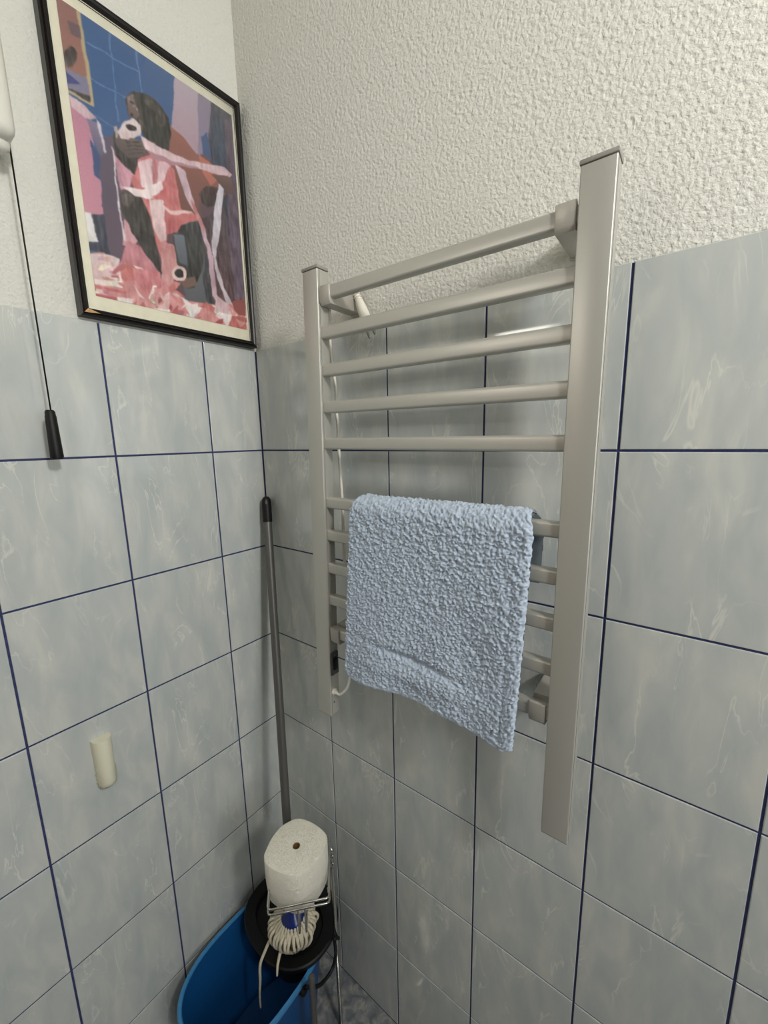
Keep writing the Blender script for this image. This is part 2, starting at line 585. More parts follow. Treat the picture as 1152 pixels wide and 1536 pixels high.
def make_towel():
    rng = np.random.default_rng(7)
    step = 0.00115
    front, back, rad = 0.345, 0.085, 0.0245
    arc = math.pi * rad
    Ltot = front + arc + back
    nu, nv = int(0.338 / step), int(Ltot / step)
    u = np.linspace(0, 1, nu)
    s = np.linspace(0, Ltot, nv)
    U_, S_ = np.meshgrid(u, s)                      # rows run along the hanging direction
    ztop = -0.1085 - 0.0005
    # length of the front flap varies across the width (the cloth hangs askew)
    hang = np.interp(u, [0, .04, .12, .3, .5, .7, .85, .95, 1], [.322, .332, .332, .328, .326, .333, .340, .343, .330])
    yb, yf = -0.0560, -0.1050
    x_l_top, x_l_bot, x_r_top, x_r_bot = 0.3905, 0.3680, 0.7240, 0.7120

    def mid(Ug, Sg):
        y = np.empty_like(Sg); z = np.empty_like(Sg); ny = np.empty_like(Sg); nz = np.empty_like(Sg)
        bk = Sg < back
        ar = (Sg >= back) & (Sg < back + arc)
        fr = Sg >= back + arc
        y[bk] = yb; z[bk] = ztop - (back - Sg[bk]); ny[bk] = 1; nz[bk] = 0
        a = (Sg[ar] - back) / rad
        y[ar] = (yb + yf) / 2 + rad * np.cos(a); z[ar] = ztop + rad * np.sin(a) * 1.0; ny[ar] = np.cos(a); nz[ar] = np.sin(a)
        d = (Sg[fr] - back - arc) / front * np.broadcast_to(hang, Sg.shape)[fr]
        z[fr] = ztop - d; y[fr] = yf; ny[fr] = -1; nz[fr] = 0
        return y, z, ny, nz
    y, z, ny, nz = mid(U_, S_)
    down = np.clip((ztop - z) / 0.33, 0, 1)
    xl_ = x_l_top + (x_l_bot - x_l_top) * down ** 1.2
    xr_ = x_r_top + (x_r_bot - x_r_top) * down
    # rounded shoulders at the top corners
    corner = 0.010 * np.clip(1 - (ztop + rad - z) / 0.03, 0, 1) ** 2
    x = (xl_ + corner) + (xr_ - xl_ - 2 * corner) * U_
    fr = S_ >= back + arc * 0.75
    wave = 0.004 * np.sin(U_ * 7.0 + 0.6) * down + 0.003 * np.sin(U_ * 15 + down * 5) * down ** 2
    fold = -0.0065 * np.exp(-((down - (0.76 + 0.10 * (U_ - 0.5))) / 0.020) ** 2) * np.exp(-((U_ - 0.47) / 0.26) ** 2)
    bulge = 0.005 * np.exp(-((down - 0.85) / 0.05) ** 2) * np.exp(-((U_ - 0.5) / 0.3) ** 2)
    hem = -0.0020 * np.exp(-((U_ - 0.935) / 0.006) ** 2) * fr * np.clip(down * 2 - .3, 0, 1)
    dent = -0.006 * np.exp(-((U_ - 0.76) / 0.10) ** 2) * np.exp(-((down - 0.62) / 0.2) ** 2)
    swing = 0.006 * down
    disp = np.where(fr, wave + fold + bulge + hem + dent + swing, 0.25 * wave)
    # rounded rims all round: half thickness falls to zero at the borders
    T = 0.0056
    du = np.minimum(U_, 1 - U_) * 0.335
    dv = np.minimum(S_, Ltot - S_)

    def rim(d, r):
        q = np.clip(1 - d / r, 0, 1)
        return np.sqrt(1 - q * q)
    th = T * np.minimum(rim(du, 0.0075), rim(dv, 0.006)) + 0.0002
    loops = smooth_noise(U_.shape, 0.95, rng) * 0.00115 + smooth_noise(U_.shape, 2.6, rng) * 0.00022
    band = np.clip((Ltot - S_) / 0.012, 0, 1)       # smooth woven hem at the bottom edge
    loops = loops * np.clip(band * 1.4 - 0.35, 0.06, 1)
    jx = smooth_noise(U_.shape, 1.5, rng) * 0.0006
    jz = smooth_noise(U_.shape, 1.5, rng) * 0.0006
    off = disp + th + loops
    V1 = np.stack([x + jx, y + ny * off, z + nz * off + jz], -1).reshape(-1, 3)
    # inner face, every fourth sample
    si = np.unique(np.append(np.arange(0, nv, 4), nv - 1))
    ui = np.unique(np.append(np.arange(0, nu, 4), nu - 1))
    offi = (disp - th)[np.ix_(si, ui)]
    g = np.ix_(si, ui)
    V2 = np.stack([x[g], (y[g] + ny[g] * offi), (z[g] + nz[g] * offi)], -1).reshape(-1, 3)

    def quads(n0, n1, base, flip):
        i = np.arange(n0 - 1)[:, None] * n1 + np.arange(n1 - 1)[None, :]
        q = np.stack([i, i + 1, i + n1 + 1, i + n1], -1).reshape(-1, 4) + base
        return q[:, ::-1] if flip else q
    Q = np.concatenate([quads(nv, nu, 0, True), quads(len(si), len(ui), len(V1), False)])
    V = np.concatenate([V1, V2])
    org = np.array([0.55, -0.08, -0.45])
    V = V - org
    me = bpy.data.meshes.new('towel')
    me.vertices.add(len(V)); me.vertices.foreach_set('co', V.astype(np.float32).ravel())
    me.loops.add(Q.size); me.loops.foreach_set('vertex_index', Q.astype(np.int32).ravel())
    me.polygons.add(len(Q))
    me.polygons.foreach_set('loop_start', np.arange(0, Q.size, 4, dtype=np.int32))
    me.polygons.foreach_set('loop_total', np.full(len(Q), 4, dtype=np.int32))
    me.update(calc_edges=True)
    me.validate()
    me.shade_smooth()
    mt = mat('terry_cloth', rgb(180, 193, 209), 0.95, 0, 0.1, sheen=0.3)
    grain(mt, 700, 0.35, 0.001, 2.0, vary=0.10)
    me.materials.append(mt)
    o = bpy.data.objects.new('towel', me)
    o.location = Vector(org) + Vector((0, 0, FZ))
    C.objects.link(o)
    tag(o, 'pale blue terry towel draped over the sixth rail of the silver radiator', 'towel')


make_towel()

# ------------------------------------------------------------------ framed print
pic = thing('framed_print', (0.0, -0.186, 0.246), 'black framed chimpanzee print with pink paper hanging high on left wall', 'picture')
FY0, FY1, FZ0, FZ1 = -0.3665, -0.0065, 0.2465, 0.759
PROF = [(0.0, -0.0036), (0.0, 0.0150), (0.0025, 0.0185), (0.0048, 0.0165), (0.0062, 0.0190), (0.0088, 0.0175), (0.0102, 0.0185), (0.0135, 0.0140), (0.0135, -0.0036)]
cor = [(FY0, FZ0), (FY1, FZ0), (FY1, FZ1), (FY0, FZ1)]
inn = [(1, 1), (-1, 1), (-1, -1), (1, -1)]
for i in range(4):
    j = (i + 1) % 4
    loops = []
    for k in (i, j):
        loops.append([(d, cor[k][0] + inn[k][0] * a, cor[k][1] + inn[k][1] * a) for a, d in PROF])
    obj('frame_side', loft(loops), M['frame'], pic, smooth=25)
obj('backing_board', box(-0.0035, 0.0088, FY0 + .0137, FY1 - .0137, FZ0 + .0137, FZ1 - .0137), M['board'], pic, label='cream border around the print')
# bare wood where the lacquer has chipped off the lower left corner
b = bmesh.new()
pts = [(FY0 + .0105, FZ0 + .0118), (FY0 + .0045, FZ0 + .0050), (FY0 + .0130, FZ0 + .0052), (FY0 + .0290, FZ0 + .0066), (FY0 + .0170, FZ0 + .0100)]
f0 = [b.verts.new((0.0190, y, z)) for y, z in pts]
f1 = [b.verts.new((0.0170, y, z)) for y, z in pts]
b.faces.new(f0); b.faces.new(f1)
for i in range(5):
    b.faces.new((f0[i], f0[(i + 1) % 5], f1[(i + 1) % 5], f1[i]))
obj('chipped_corner', b, M['wood'], pic, label='bare wood showing at the chipped lower left corner')
obj('hanging_pin', lathe([(0, .006), (.0022, .006), (.0022, .0), (.0009, 0), (.0009, -.004)], 8, (0, .2, 1), (0.006, -0.172, FZ1 + .0005)), M['black'], pic, smooth=40)

POSTER = [((59,98,148),(51,80,126),(-366,819,150,1237,61,133,-464,99)),((95,128,174),0,(-301,690,-219,695,-219,693,-301,688)),((95,128,174),0,(-303,639,-243,640,-243,638,-303,637)),((95,128,174),0,(-305,584,-262,578,-262,576,-305,583)),((95,128,174),0,(-263,733,-261,734,-264,592,-266,590)),((95,128,174),0,(-221,736,-218,737,-217,663,-219,662)),((182,163,128),0,(-343,778,-304,764,-304,730,-302,595,-341,596)),((134,94,94),(156,107,91),(-343,778,-310,760,-310,726,-307,599,-339,602)),((102,81,88),0,(-326,705,-308,707,-308,689,-321,688)),((125,122,148),0,(-339,630,-307,633,-307,610,-340,601)),((63,67,124),0,(-339,626,-318,619,-340,608)),((69,66,66),0,(-340,601,-307,609,-307,599,-340,600)),((60,52,52),(92,78,75),(-319,656,-323,646,-328,637,-334,633,-338,633,-340,638,-339,646,-336,656,-330,664,-325,669,-320,669,-318,664)),((101,76,84),(89,68,76),(-278,555,-25,680,-21,327,-217,319,-296,359)),((184,168,181),(172,143,158),(-148,731,-101,730,-109,621,-120,604,-167,626)),((140,128,151),0,(-103,727,-72,732,-77,671,-96,623,-113,611)),((62,60,77),0,(-73,733,-13,740,-19,269,-62,282,-63,525,-90,630)),((60,84,128),0,(-104,649,-87,664,-84,616,-103,620)),((53,64,86),0,(-73,708,-44,706,-49,596,-80,602)),((85,69,89),(102,84,99),(-46,709,-20,727,-16,270,-65,317,-49,577)),((95,82,101),(77,66,83),(-302,547,-266,576,-280,364,-307,359,-310,431)),((185,127,149),(198,135,152),(-339,594,-312,580,-307,505,-309,425,-343,412,-343,496)),((200,172,179),0,(-339,594,-317,591,-301,579,-313,569,-337,577)),((132,119,144),(88,84,108),(-316,572,-297,572,-292,530,-302,517)),((199,188,199),0,(-301,577,-295,572,-291,531,-294,528,-299,559)),((54,72,115),0,(-314,541,-302,517,-308,483,-315,487)),((50,54,72),0,(-331,418,-308,427,-303,360,-342,360)),((213,208,208),0,(-343,418,-329,420,-322,378,-342,371)),((91,74,91),0,(-308,443,-274,444,-283,361,-307,359)),((69,59,65),(92,64,67),(-126,483,-59,536,-53,320,-102,324,-109,416)),((112,114,121),(84,86,91),(-179,360,-117,423,-105,323,-165,309)),((58,58,63),0,(-116,433,-106,323,-124,326,-128,374)),((151,95,83),(113,74,69),(-171,636,-141,627,-116,610,-87,610,-56,592,-34,584,-59,558,-107,522,-121,521,-120,483,-171,482,-194,525,-219,569,-192,582)),((184,108,95),0,(-114,613,-87,610,-59,594,-92,564,-108,581)),((196,114,117),(202,123,122),(-240,547,-187,582,-169,560,-163,491,-132,483,-195,433,-209,364,-225,422,-243,472,-254,499)),((217,181,189),(229,207,209),(-239,540,-216,558,-176,565,-191,532,-218,504,-235,501)),((190,125,131),0,(-211,561,-198,563,-208,511,-215,507)),((199,147,163),0,(-279,533,-248,515,-258,489,-274,478)),((205,154,162),0,(-275,432,-250,410,-269,383,-282,387)),((197,133,141),(186,117,125),(-274,396,-243,394,-225,360,-218,338,-274,346,-297,343,-283,371)),((197,136,136),(206,153,153),(-210,417,-185,417,-177,382,-199,335,-219,336)),((59,54,52),(49,44,44),(-278,469,-264,482,-240,485,-226,453,-220,403,-215,352,-229,367,-248,390,-265,416,-276,444)),((90,80,78),0,(-276,468,-264,479,-250,479,-261,457,-273,453)),((60,62,65),(49,48,46),(-185,441,-171,461,-137,483,-118,474,-116,433,-127,388,-151,346,-172,340,-180,377,-185,415)),((112,118,129),(90,94,103),(-184,437,-161,444,-159,388,-176,387,-182,411)),((45,42,42),0,(-184,443,-168,461,-153,469,-160,452,-156,442,-170,446)),((115,89,79),0,(-181,355,-147,369,-144,353,-171,340)),((219,191,186),0,(-164,372,-166,363,-171,355,-179,350,-187,349,-193,352,-195,359,-193,367,-188,375,-181,381,-173,382,-167,379)),((37,32,34),0,(-172,369,-172,364,-175,360,-180,357,-184,356,-187,358,-189,362,-188,367,-185,372,-181,375,-176,375,-173,373)),((206,125,124),(183,98,103),(-203,486,-185,478,-140,496,-125,484,-163,462,-175,444,-196,432,-201,460)),((230,198,194),0,(-202,486,-185,481,-140,496,-143,489,-183,474,-201,479)),((80,59,56),(52,44,44),(-121,534,-102,559,-67,570,-76,534,-102,519,-116,522)),((53,50,46),(43,42,40),(-244,645,-231,658,-203,667,-183,661,-170,648,-168,625,-177,589,-196,580,-219,586,-236,611,-246,609,-247,619,-247,637)),((130,109,106),(101,83,81),(-245,644,-233,653,-226,645,-221,632,-229,617,-245,609,-246,619)),((56,46,46),0,(-241,639,-233,640,-232,637,-240,635)),((173,160,153),0,(-230,634,-223,636,-224,632,-230,629)),((64,50,50),0,(-241,619,-236,620,-238,614,-242,612)),((58,50,48),0,(-233,651,-226,646,-219,630,-225,625,-230,639)),((81,70,65),0,(-176,644,-177,636,-179,629,-184,624,-188,623,-191,626,-193,633,-192,641,-189,648,-185,652,-181,653,-178,650)),((51,46,44),0,(-182,639,-182,634,-183,630,-185,627,-188,627,-189,629,-190,634,-190,639,-189,644,-187,646,-184,646,-183,644)),((76,70,65),0,(-217,653,-200,661,-184,653,-180,643,-197,645,-214,648)),((147,128,124),0,(-243,642,-240,646,-239,640,-242,632)),((146,127,122),0,(-237,633,-231,637,-230,635,-236,630)),((89,74,71),0,(-227,618,-219,615,-223,598,-228,603)),((125,98,98),0,(-213,587,-200,591,-205,581,-211,580)),((57,52,50),(49,46,46),(-279,564,-270,581,-262,572,-227,575,-228,559,-238,544,-247,514,-261,522,-275,531)),((223,208,207),(210,187,189),(-269,575,-254,601,-238,612,-226,607,-228,589,-247,572,-264,565)),((47,40,40),0,(-235,596,-238,592,-242,590,-247,588,-251,588,-253,590,-253,593,-251,596,-247,599,-242,600,-237,600,-235,599)),((109,94,91),(87,74,73),(-271,579,-268,567,-255,566,-246,576,-225,581,-221,568,-233,550,-255,540,-266,546,-275,557)),((68,58,56),0,(-256,564,-230,578,-230,576,-256,562)),((68,58,56),0,(-255,559,-229,573,-229,571,-255,557)),((68,58,56),0,(-254,554,-228,567,-228,566,-254,552)),((68,58,56),0,(-253,548,-227,562,-227,561,-253,546)),((177,160,154),0,(-274,580,-269,584,-268,568,-272,562)),((207,175,184),(222,198,201),(-229,589,-191,587,-140,590,-53,616,-36,608,-47,598,-116,585,-171,568,-207,562,-222,571)),((174,131,143),0,(-221,571,-170,574,-115,587,-116,584,-171,567,-207,561)),((229,215,216),0,(-281,546,-278,540,-279,496,-279,419,-275,395,-281,395,-282,449)),((203,178,190),(186,153,166),(-165,570,-147,566,-132,512,-115,478,-100,419,-98,329,-110,341,-113,434,-130,489,-152,521)),((196,134,134),0,(-140,517,-132,512,-112,473,-119,466,-133,492)),((118,85,77),(82,61,58),(-88,587,-47,602,-33,584,-34,568,-58,563,-74,579)),((208,204,215),(196,181,189),(-70,577,-60,572,-74,493,-94,421,-77,364,-56,327,-70,320,-94,383,-102,437,-86,526)),((235,219,219),0,(-272,484,-236,496,-198,528,-194,508,-224,485,-250,480)),((190,97,102),(208,126,126),(-219,492,-187,520,-186,501,-203,483)),((232,209,209),(216,180,182),(-225,484,-199,494,-197,423,-211,414,-222,432)),((198,129,130),(213,154,152),(-341,353,-318,362,-291,361,-294,340,-272,355,-218,345,-169,315,-105,325,-57,336,-7,330,-13,270,-348,263)),((225,209,209),(208,172,174),(-341,352,-311,361,-291,361,-300,325,-320,313,-344,310)),((237,220,215),(241,228,200),(-236,299,-224,308,-205,315,-211,305,-230,297)),((237,220,215),(199,217,193),(-115,321,-83,325,-67,312,-98,301,-111,309)),((227,199,196),(193,204,168),(-322,295,-339,283,-355,279,-346,292,-334,299)),((202,138,136),(178,137,105),(-323,320,-311,322,-309,317,-317,314,-323,317)),((237,220,215),(247,217,181),(-330,290,-350,282,-359,282,-348,291,-336,293)),((237,220,215),(246,190,193),(-10,329,-20,302,-35,288,-35,307,-19,326)),((202,138,136),(205,103,127),(-262,337,-250,338,-244,334,-254,330,-263,333)),((202,138,136),(211,130,147),(-310,332,-292,349,-279,357,-289,341,-304,330)),((216,178,175),(221,178,162),(-324,349,-311,358,-302,359,-310,349,-317,347)),((237,220,215),(220,201,219),(-181,260,-193,261,-199,273,-186,275,-183,268)),((237,220,215),(248,232,197),(-305,342,-321,331,-329,331,-325,339,-312,344)),((184,109,109),(144,76,117),(-213,276,-191,294,-174,298,-179,285,-201,270)),((227,199,196),(210,206,180),(-187,319,-166,316,-160,305,-176,298,-191,304)),((227,199,196),(218,173,155),(-274,270,-287,263,-305,266,-295,275,-282,274)),((184,109,109),(174,73,69),(-257,294,-252,281,-257,270,-267,273,-265,284)),((237,220,215),(206,183,178),(-95,308,-79,316,-60,321,-71,312,-88,307)),((216,178,175),(183,142,169),(-329,345,-324,353,-315,359,-318,350,-321,347)),((184,109,109),(182,111,83),(-291,352,-273,355,-262,353,-272,344,-289,346)),((158,81,83),(132,66,81),(-345,279,-348,287,-346,294,-342,291,-342,282)),((158,81,83),(121,64,64),(-236,289,-220,301,-209,306,-214,294,-228,288)),((237,220,215),(223,229,226),(-147,316,-143,299,-148,281,-171,287,-173,303)),((216,178,175),(202,181,158),(-230,293,-228,303,-222,318,-219,308,-221,300)),((227,199,196),(188,159,170),(-119,297,-135,287,-159,282,-154,294,-135,301)),((216,178,175),(175,158,159),(-185,315,-196,316,-201,321,-189,326,-182,323)),((237,220,215),(234,198,200),(-245,339,-257,343,-268,356,-253,354,-243,347)),((202,138,136),(184,115,136),(-312,298,-311,290,-317,280,-321,285,-318,292)),((227,199,196),(233,204,161),(-161,288,-159,274,-170,255,-182,259,-182,274)),((237,220,215),(216,194,206),(-283,275,-282,264,-290,257,-293,263,-288,271)),((202,138,136),(177,119,97),(-65,285,-43,279,-40,266,-62,266,-63,274)),((184,109,109),(172,93,101),(-308,321,-304,336,-287,354,-282,339,-298,323)),((202,138,136),(172,149,131),(-245,297,-224,305,-208,303,-225,290,-236,293)),((227,199,196),(230,170,166),(-60,283,-73,299,-68,317,-51,316,-49,291)),((237,220,215),(233,207,222),(-79,299,-106,279,-127,273,-120,293,-93,303)),((184,109,109),(167,92,84),(-338,292,-348,301,-350,309,-342,309,-335,301)),((189,102,105),0,(-339,303,-284,305,-286,300,-338,297)),((235,220,215),0,(-338,312,-292,321,-291,310,-338,304)),((182,89,92),0,(-338,288,-304,291,-310,275,-338,280)),((228,205,202),0,(-339,280,-309,276,-281,275,-340,264)),((201,118,118),0,(-298,334,-275,349,-265,329,-288,320)),((234,214,208),0,(-299,334,-293,338,-292,321,-288,319,-293,317)),((199,123,127),0,(-272,350,-219,357,-219,329,-254,302)),((237,222,217),0,(-247,303,-236,329,-227,330,-233,319,-241,300)),((210,144,143),0,(-235,325,-203,325,-207,315,-232,315)),((236,213,208),0,(-272,321,-265,311,-254,299,-263,301)),((233,220,217),0,(-304,291,-275,295,-283,277,-303,280)),((184,102,103),0,(-283,277,-269,295,-275,276)),((219,178,177),0,(-224,315,-205,307,-214,286,-233,288)),((238,228,223),0,(-236,288,-207,291,-212,277,-253,278)),((177,90,90),0,(-212,277,-188,305,-192,285)),((203,133,131),0,(-203,320,-180,317,-165,287,-182,297)),((237,226,221),0,(-180,317,-144,308,-128,319,-146,295,-164,301)),((193,109,104),0,(-195,335,-169,319,-189,324)),((199,117,112),0,(-127,326,-105,317,-110,306,-141,309)),((210,144,141),0,(-158,284,-129,312,-95,295,-80,278)),((238,226,223),0,(-98,307,-66,312,-77,279,-87,293)),((187,101,95),0,(-66,308,-28,312,-29,280,-75,279)),((212,153,145),0,(-56,303,-29,301,-44,287)),((148,75,71),0,(-61,341,-26,353,-28,316,-55,314)),((211,180,185),0,(-102,346,-70,332,-72,310,-105,308)),((216,154,151),0,(-74,335,-50,315,-64,308)),((234,215,210),0,(-183,283,-162,284,-170,278,-188,277)),((202,125,122),0,(-194,348,-177,346,-203,320,-206,329)),((237,220,215),(198,211,195),(-241,301,-236,300,-234,297,-238,297,-240,299)),((202,138,136),(180,117,144),(-320,291,-324,294,-326,299,-319,300,-315,296)),((216,178,175),(227,149,174),(-222,319,-224,313,-228,308,-230,310,-226,317)),((237,220,215),(223,191,200),(-167,310,-175,303,-184,298,-181,303,-173,308)),((227,199,196),(236,193,180),(-336,332,-332,339,-326,347,-327,340,-331,336)),((237,220,215),(209,226,214),(-307,316,-302,313,-301,309,-306,308,-309,313)),((237,220,215),(237,181,213),(-204,323,-206,315,-211,310,-215,314,-210,319)),((158,81,83),(165,67,67),(-206,301,-201,297,-204,288,-209,292,-208,296)),((227,199,196),(202,162,162),(-308,328,-300,332,-294,332,-297,329,-306,327)),((237,220,215),(245,205,224),(-308,335,-303,343,-298,347,-299,343,-304,336)),((158,81,83),(132,75,78),(-231,296,-230,303,-225,309,-221,304,-227,298)),((202,138,136),(202,146,130),(-233,294,-222,303,-216,305,-221,298,-230,293)),((237,220,215),(220,229,198),(-91,310,-96,304,-106,299,-103,303,-95,310)),((237,220,215),(245,232,195),(-310,322,-302,324,-294,323,-302,319,-307,320)),((202,138,136),(194,104,147),(-218,332,-215,339,-210,343,-211,340,-213,336)),((158,81,83),(161,67,74),(-110,282,-98,293,-87,298,-90,288,-101,283)),((216,178,175),(193,161,135),(-233,314,-235,306,-242,297,-245,300,-240,312)),((202,138,136),(180,95,100),(-288,312,-295,313,-300,316,-292,318,-286,317)),((216,178,175),(181,144,163),(-184,266,-194,263,-200,265,-196,269,-188,269)),((184,109,109),(162,73,110),(-30,301,-26,313,-22,320,-18,316,-23,305)),((216,178,175),(227,178,143),(-239,276,-229,273,-228,266,-238,265,-240,270)),((237,220,215),(225,220,177),(-309,307,-314,308,-317,313,-310,315,-308,311)),((184,109,109),(160,82,115),(-138,290,-145,286,-149,285,-145,289,-141,290)),((237,220,215),(233,202,221),(-254,284,-248,281,-245,278,-253,277,-255,279)),((237,220,215),(239,223,208),(-17,319,-12,312,-14,304,-20,308,-21,314)),((216,178,175),(202,166,143),(-303,342,-307,348,-307,352,-302,350,-302,346))]


def make_print():
    ya, yb, za, zb = -0.338, -0.0255, 0.2850, 0.7285
    nx, nz = 270, 384
    Y, Z = np.meshgrid(np.linspace(ya, yb, nx) * 1000, np.linspace(za, zb, nz) * 1000)
    rng = np.random.default_rng(3)
    img = np.zeros((nz, nx, 3))
    # wobble the outlines a little so that they are not ruler-straight
    Yw = Y + smooth_noise(Y.shape, 5, rng) * 0.7
    Zw = Z + smooth_noise(Y.shape, 5, rng) * 0.7
    streak = np.apply_along_axis(lambda v: np.convolve(v, np.ones(17) / 17, mode='same'), 0, smooth_noise(Y.shape, 1.0, rng))
    for c0, c1, P in POSTER:
        px, pz = np.array(P[0::2], float), np.array(P[1::2], float)
        ins = np.zeros(Y.shape, bool)
        n = len(px)
        for i in range(n):
            j = (i - 1) % n
            if pz[i] == pz[j]:
                continue
            hit = ((pz[i] > Zw) != (pz[j] > Zw)) & (Yw < (px[j] - px[i]) * (Zw - pz[i]) / (pz[j] - pz[i]) + px[i])
            ins ^= hit
        col = np.array(c0, float)[None, None, :] * np.ones(Y.shape + (1,))
        if c1:
            t = np.clip((pz.max() - Z) / max(1, pz.max() - pz.min()), 0, 1)[..., None]
            col = col * (1 - t) + np.array(c1, float) * t
        if sum(c0) < 260 and c0[2] < 90:                     # dark fur: hair streaks
            col = col + streak[..., None] * 26
        elif c0[0] > 185:                                    # paper: soft folds
            col = col + streak[..., None] * 14 + smooth_noise(Y.shape, 4, rng)[..., None] * 6
        img[ins] = col[ins]
    k = np.array([1, 2, 1]) / 4.0
    for ax_ in (0, 1):
        img = np.apply_along_axis(lambda v: np.convolve(np.pad(v, 1, mode='edge'), k, mode='valid'), ax_, img)
    img += rng.standard_normal(Y.shape)[..., None] * 3.0
    # the old print is faded: lift the blacks a little
    img = np.clip(img * 0.94 + 12, 0, 255) / 255
    l = np.where(img <= 0.04045, img / 12.92, ((img + 0.055) / 1.055) ** 2.4)
    V = np.stack([np.full(Y.shape, 0.0096), Y / 1000, Z / 1000], -1).reshape(-1, 3) - np.array([0.0, -0.186, 0.246])
    i = np.arange(nz - 1)[:, None] * nx + np.arange(nx - 1)[None, :]
    Q = np.stack([i, i + 1, i + nx + 1, i + nx], -1).reshape(-1, 4)
    me = bpy.data.meshes.new('print')
    me.vertices.add(len(V)); me.vertices.foreach_set('co', V.astype(np.float32).ravel())
    me.loops.add(Q.size); me.loops.foreach_set('vertex_index', Q.astype(np.int32).ravel())
    me.polygons.add(len(Q))
    me.polygons.foreach_set('loop_start', np.arange(0, Q.size, 4, dtype=np.int32))
    me.polygons.foreach_set('loop_total', np.full(len(Q), 4, dtype=np.int32))
    me.update(calc_edges=True)
    ca = me.color_attributes.new('print_ink', 'FLOAT_COLOR', 'POINT')
    ca.data.foreach_set('color', np.concatenate([l.reshape(-1, 3), np.ones((len(V), 1))], 1).astype(np.float32).ravel())
    mt = mat('offset_print', (0.5, 0.5, 0.5, 1), 0.5, 0, 0.3)
    at = mt.node_tree.nodes.new('ShaderNodeAttribute')
    at.attribute_name = 'print_ink'
    mt.node_tree.links.new(at.outputs['Color'], mt.node_tree.nodes['Principled BSDF'].inputs['Base Color'])
    me.materials.append(mt)
    o = bpy.data.objects.new('print', me)
    o.parent = pic
    C.objects.link(o)
    o['label'] = 'colour print of a chimpanzee unrolling toilet paper in a blue tiled room'


make_print()
gm = bpy.data.materials.new('picture_glass')
gm.use_nodes = True
nt = gm.node_tree
nt.nodes.clear()
out = nt.nodes.new('ShaderNodeOutputMaterial')
mx = nt.nodes.new('ShaderNodeMixShader')
tr = nt.nodes.new('ShaderNodeBsdfTransparent')
gl_ = nt.nodes.new('ShaderNodeBsdfGlossy'); gl_.inputs['Roughness'].default_value = 0.08
fr_ = nt.nodes.new('ShaderNodeFresnel'); fr_.inputs['IOR'].default_value = 1.35
nt.links.new(fr_.outputs[0], mx.inputs[0]); nt.links.new(tr.outputs[0], mx.inputs[1]); nt.links.new(gl_.outputs[0], mx.inputs[2])
nt.links.new(mx.outputs[0], out.inputs['Surface'])
obj('glass_pane', box(0.0108, 0.0126, FY0 + .0136, FY1 - .0136, FZ0 + .0136, FZ1 - .0136), gm, pic)

# ------------------------------------------------------------------ white wall box with pull cord
wb = thing('wall_box', (0.0, -0.62, 0.44), 'white rounded wall box with a black pull cord, cut by the left edge', 'wall box')
b = box(-0.0038, 0.072, -0.82, -0.431, 0.458, 0.93, 0.016, 4)
obj('casing', b, M['white_plastic'], wb, smooth=60)
obj('cord_outlet', lathe([(.0, -.0085), (.0075, -.0075), (.013, -.004), (.0145, .004), (.0145, .010)], 18, None, (0.040, -0.450, 0.4535)), M['white_plastic'], wb, smooth=50)
cord = obj('pull_cord', tube([(0.042, -0.4365, 0.461), (0.042, -0.4375, 0.30), (0.042, -0.4380, 0.0765)], 0.0013, 6), M['black'], wb, smooth=180, label='thin black cord')
obj('cord_pull', lathe([(0, .0795), (.0052, .0795), (.0070, .0765), (.0072, .071), (.0078, .069), (.0092, .012), (.0094, .004), (.0085, .0), (.0, .0)], 20, None, (0.042, -0.4395, 0.0005)), M['black'], wb, smooth=40, label='tapered black pull handle')

# ------------------------------------------------------------------ unseen beige cabinet added behind the camera for a warm reflection in the tiles
cb = thing('reflection_cabinet', (0.23, -1.84, ZF), 'unseen beige cabinet added behind the camera for a warm tile reflection', 'cabinet')
obj('body', box(0.012, 0.42, -2.05, -1.64, ZF + .06, 0.46, 0.003), M['beige'], cb, smooth=40)
obj('plinth', box(0.02, 0.40, -2.03, -1.66, ZF, ZF + .06), M['switch_dark'], cb)
dr = obj('door', box(0.4205, 0.438, -2.045, -1.645, ZF + .07, 0.455, 0.002), M['beige'], cb, smooth=40)
obj('knob', lathe([(.0, .026), (.009, .024), (.012, .016), (.006, .008), (.006, -.001), (0, -.001)], 16, (1, 0, 0), (0.438, -1.69, -0.35)), M['chrome'], dr, smooth=50)

# ------------------------------------------------------------------ cream half-round holder on the left wall
hx = thing('wall_holder', (0.0, -0.431, -0.60), 'small cream half-round holder stuck on a tile of the left wall', 'wall holder')
loops = []
N = 18
for kz in range(25):
    t = kz / 24
    z = -0.5455 - 0.109 * t
    rr = 0.0168 * (1 - 0.05 * t)
    dep = 0.0225 + 0.002 * math.sin(t * 3)
    e = 1.0
    if t > 0.86:
        e = math.sqrt(max(0.02, 1 - ((t - 0.86) / 0.155) ** 2))
    lp = []
    for i in range(N + 1):
        a = math.pi * i / N
        d = 0.0
        if t > 0.66:
            d = 0.0013 * (1 if (i + (kz % 2)) % 2 else -1)
        lp.append((0.0003 + max(0.0, (dep * e + d) * math.sin(a) ** 0.8), -0.4325 + (rr * (0.55 + 0.45 * e) + d) * math.cos(a), z))
    loops.append(lp)
obj('shell', loft(loops), M['cream'], hx, smooth=50)

# ------------------------------------------------------------------ mop bucket with wringer, bail and mop
BCX, BCY = 0.147, -0.232


def superloop(cx_, cy_, a, c, z, n=56, p=2.6):
    out = []
    for i in range(n):
        t = 2 * math.pi * i / n
        ct, st = math.cos(t), math.sin(t)
        out.append((cx_ + a * math.copysign(abs(ct) ** (2 / p), ct), cy_ + c * math.copysign(abs(st) ** (2 / p), st), z))
    return out


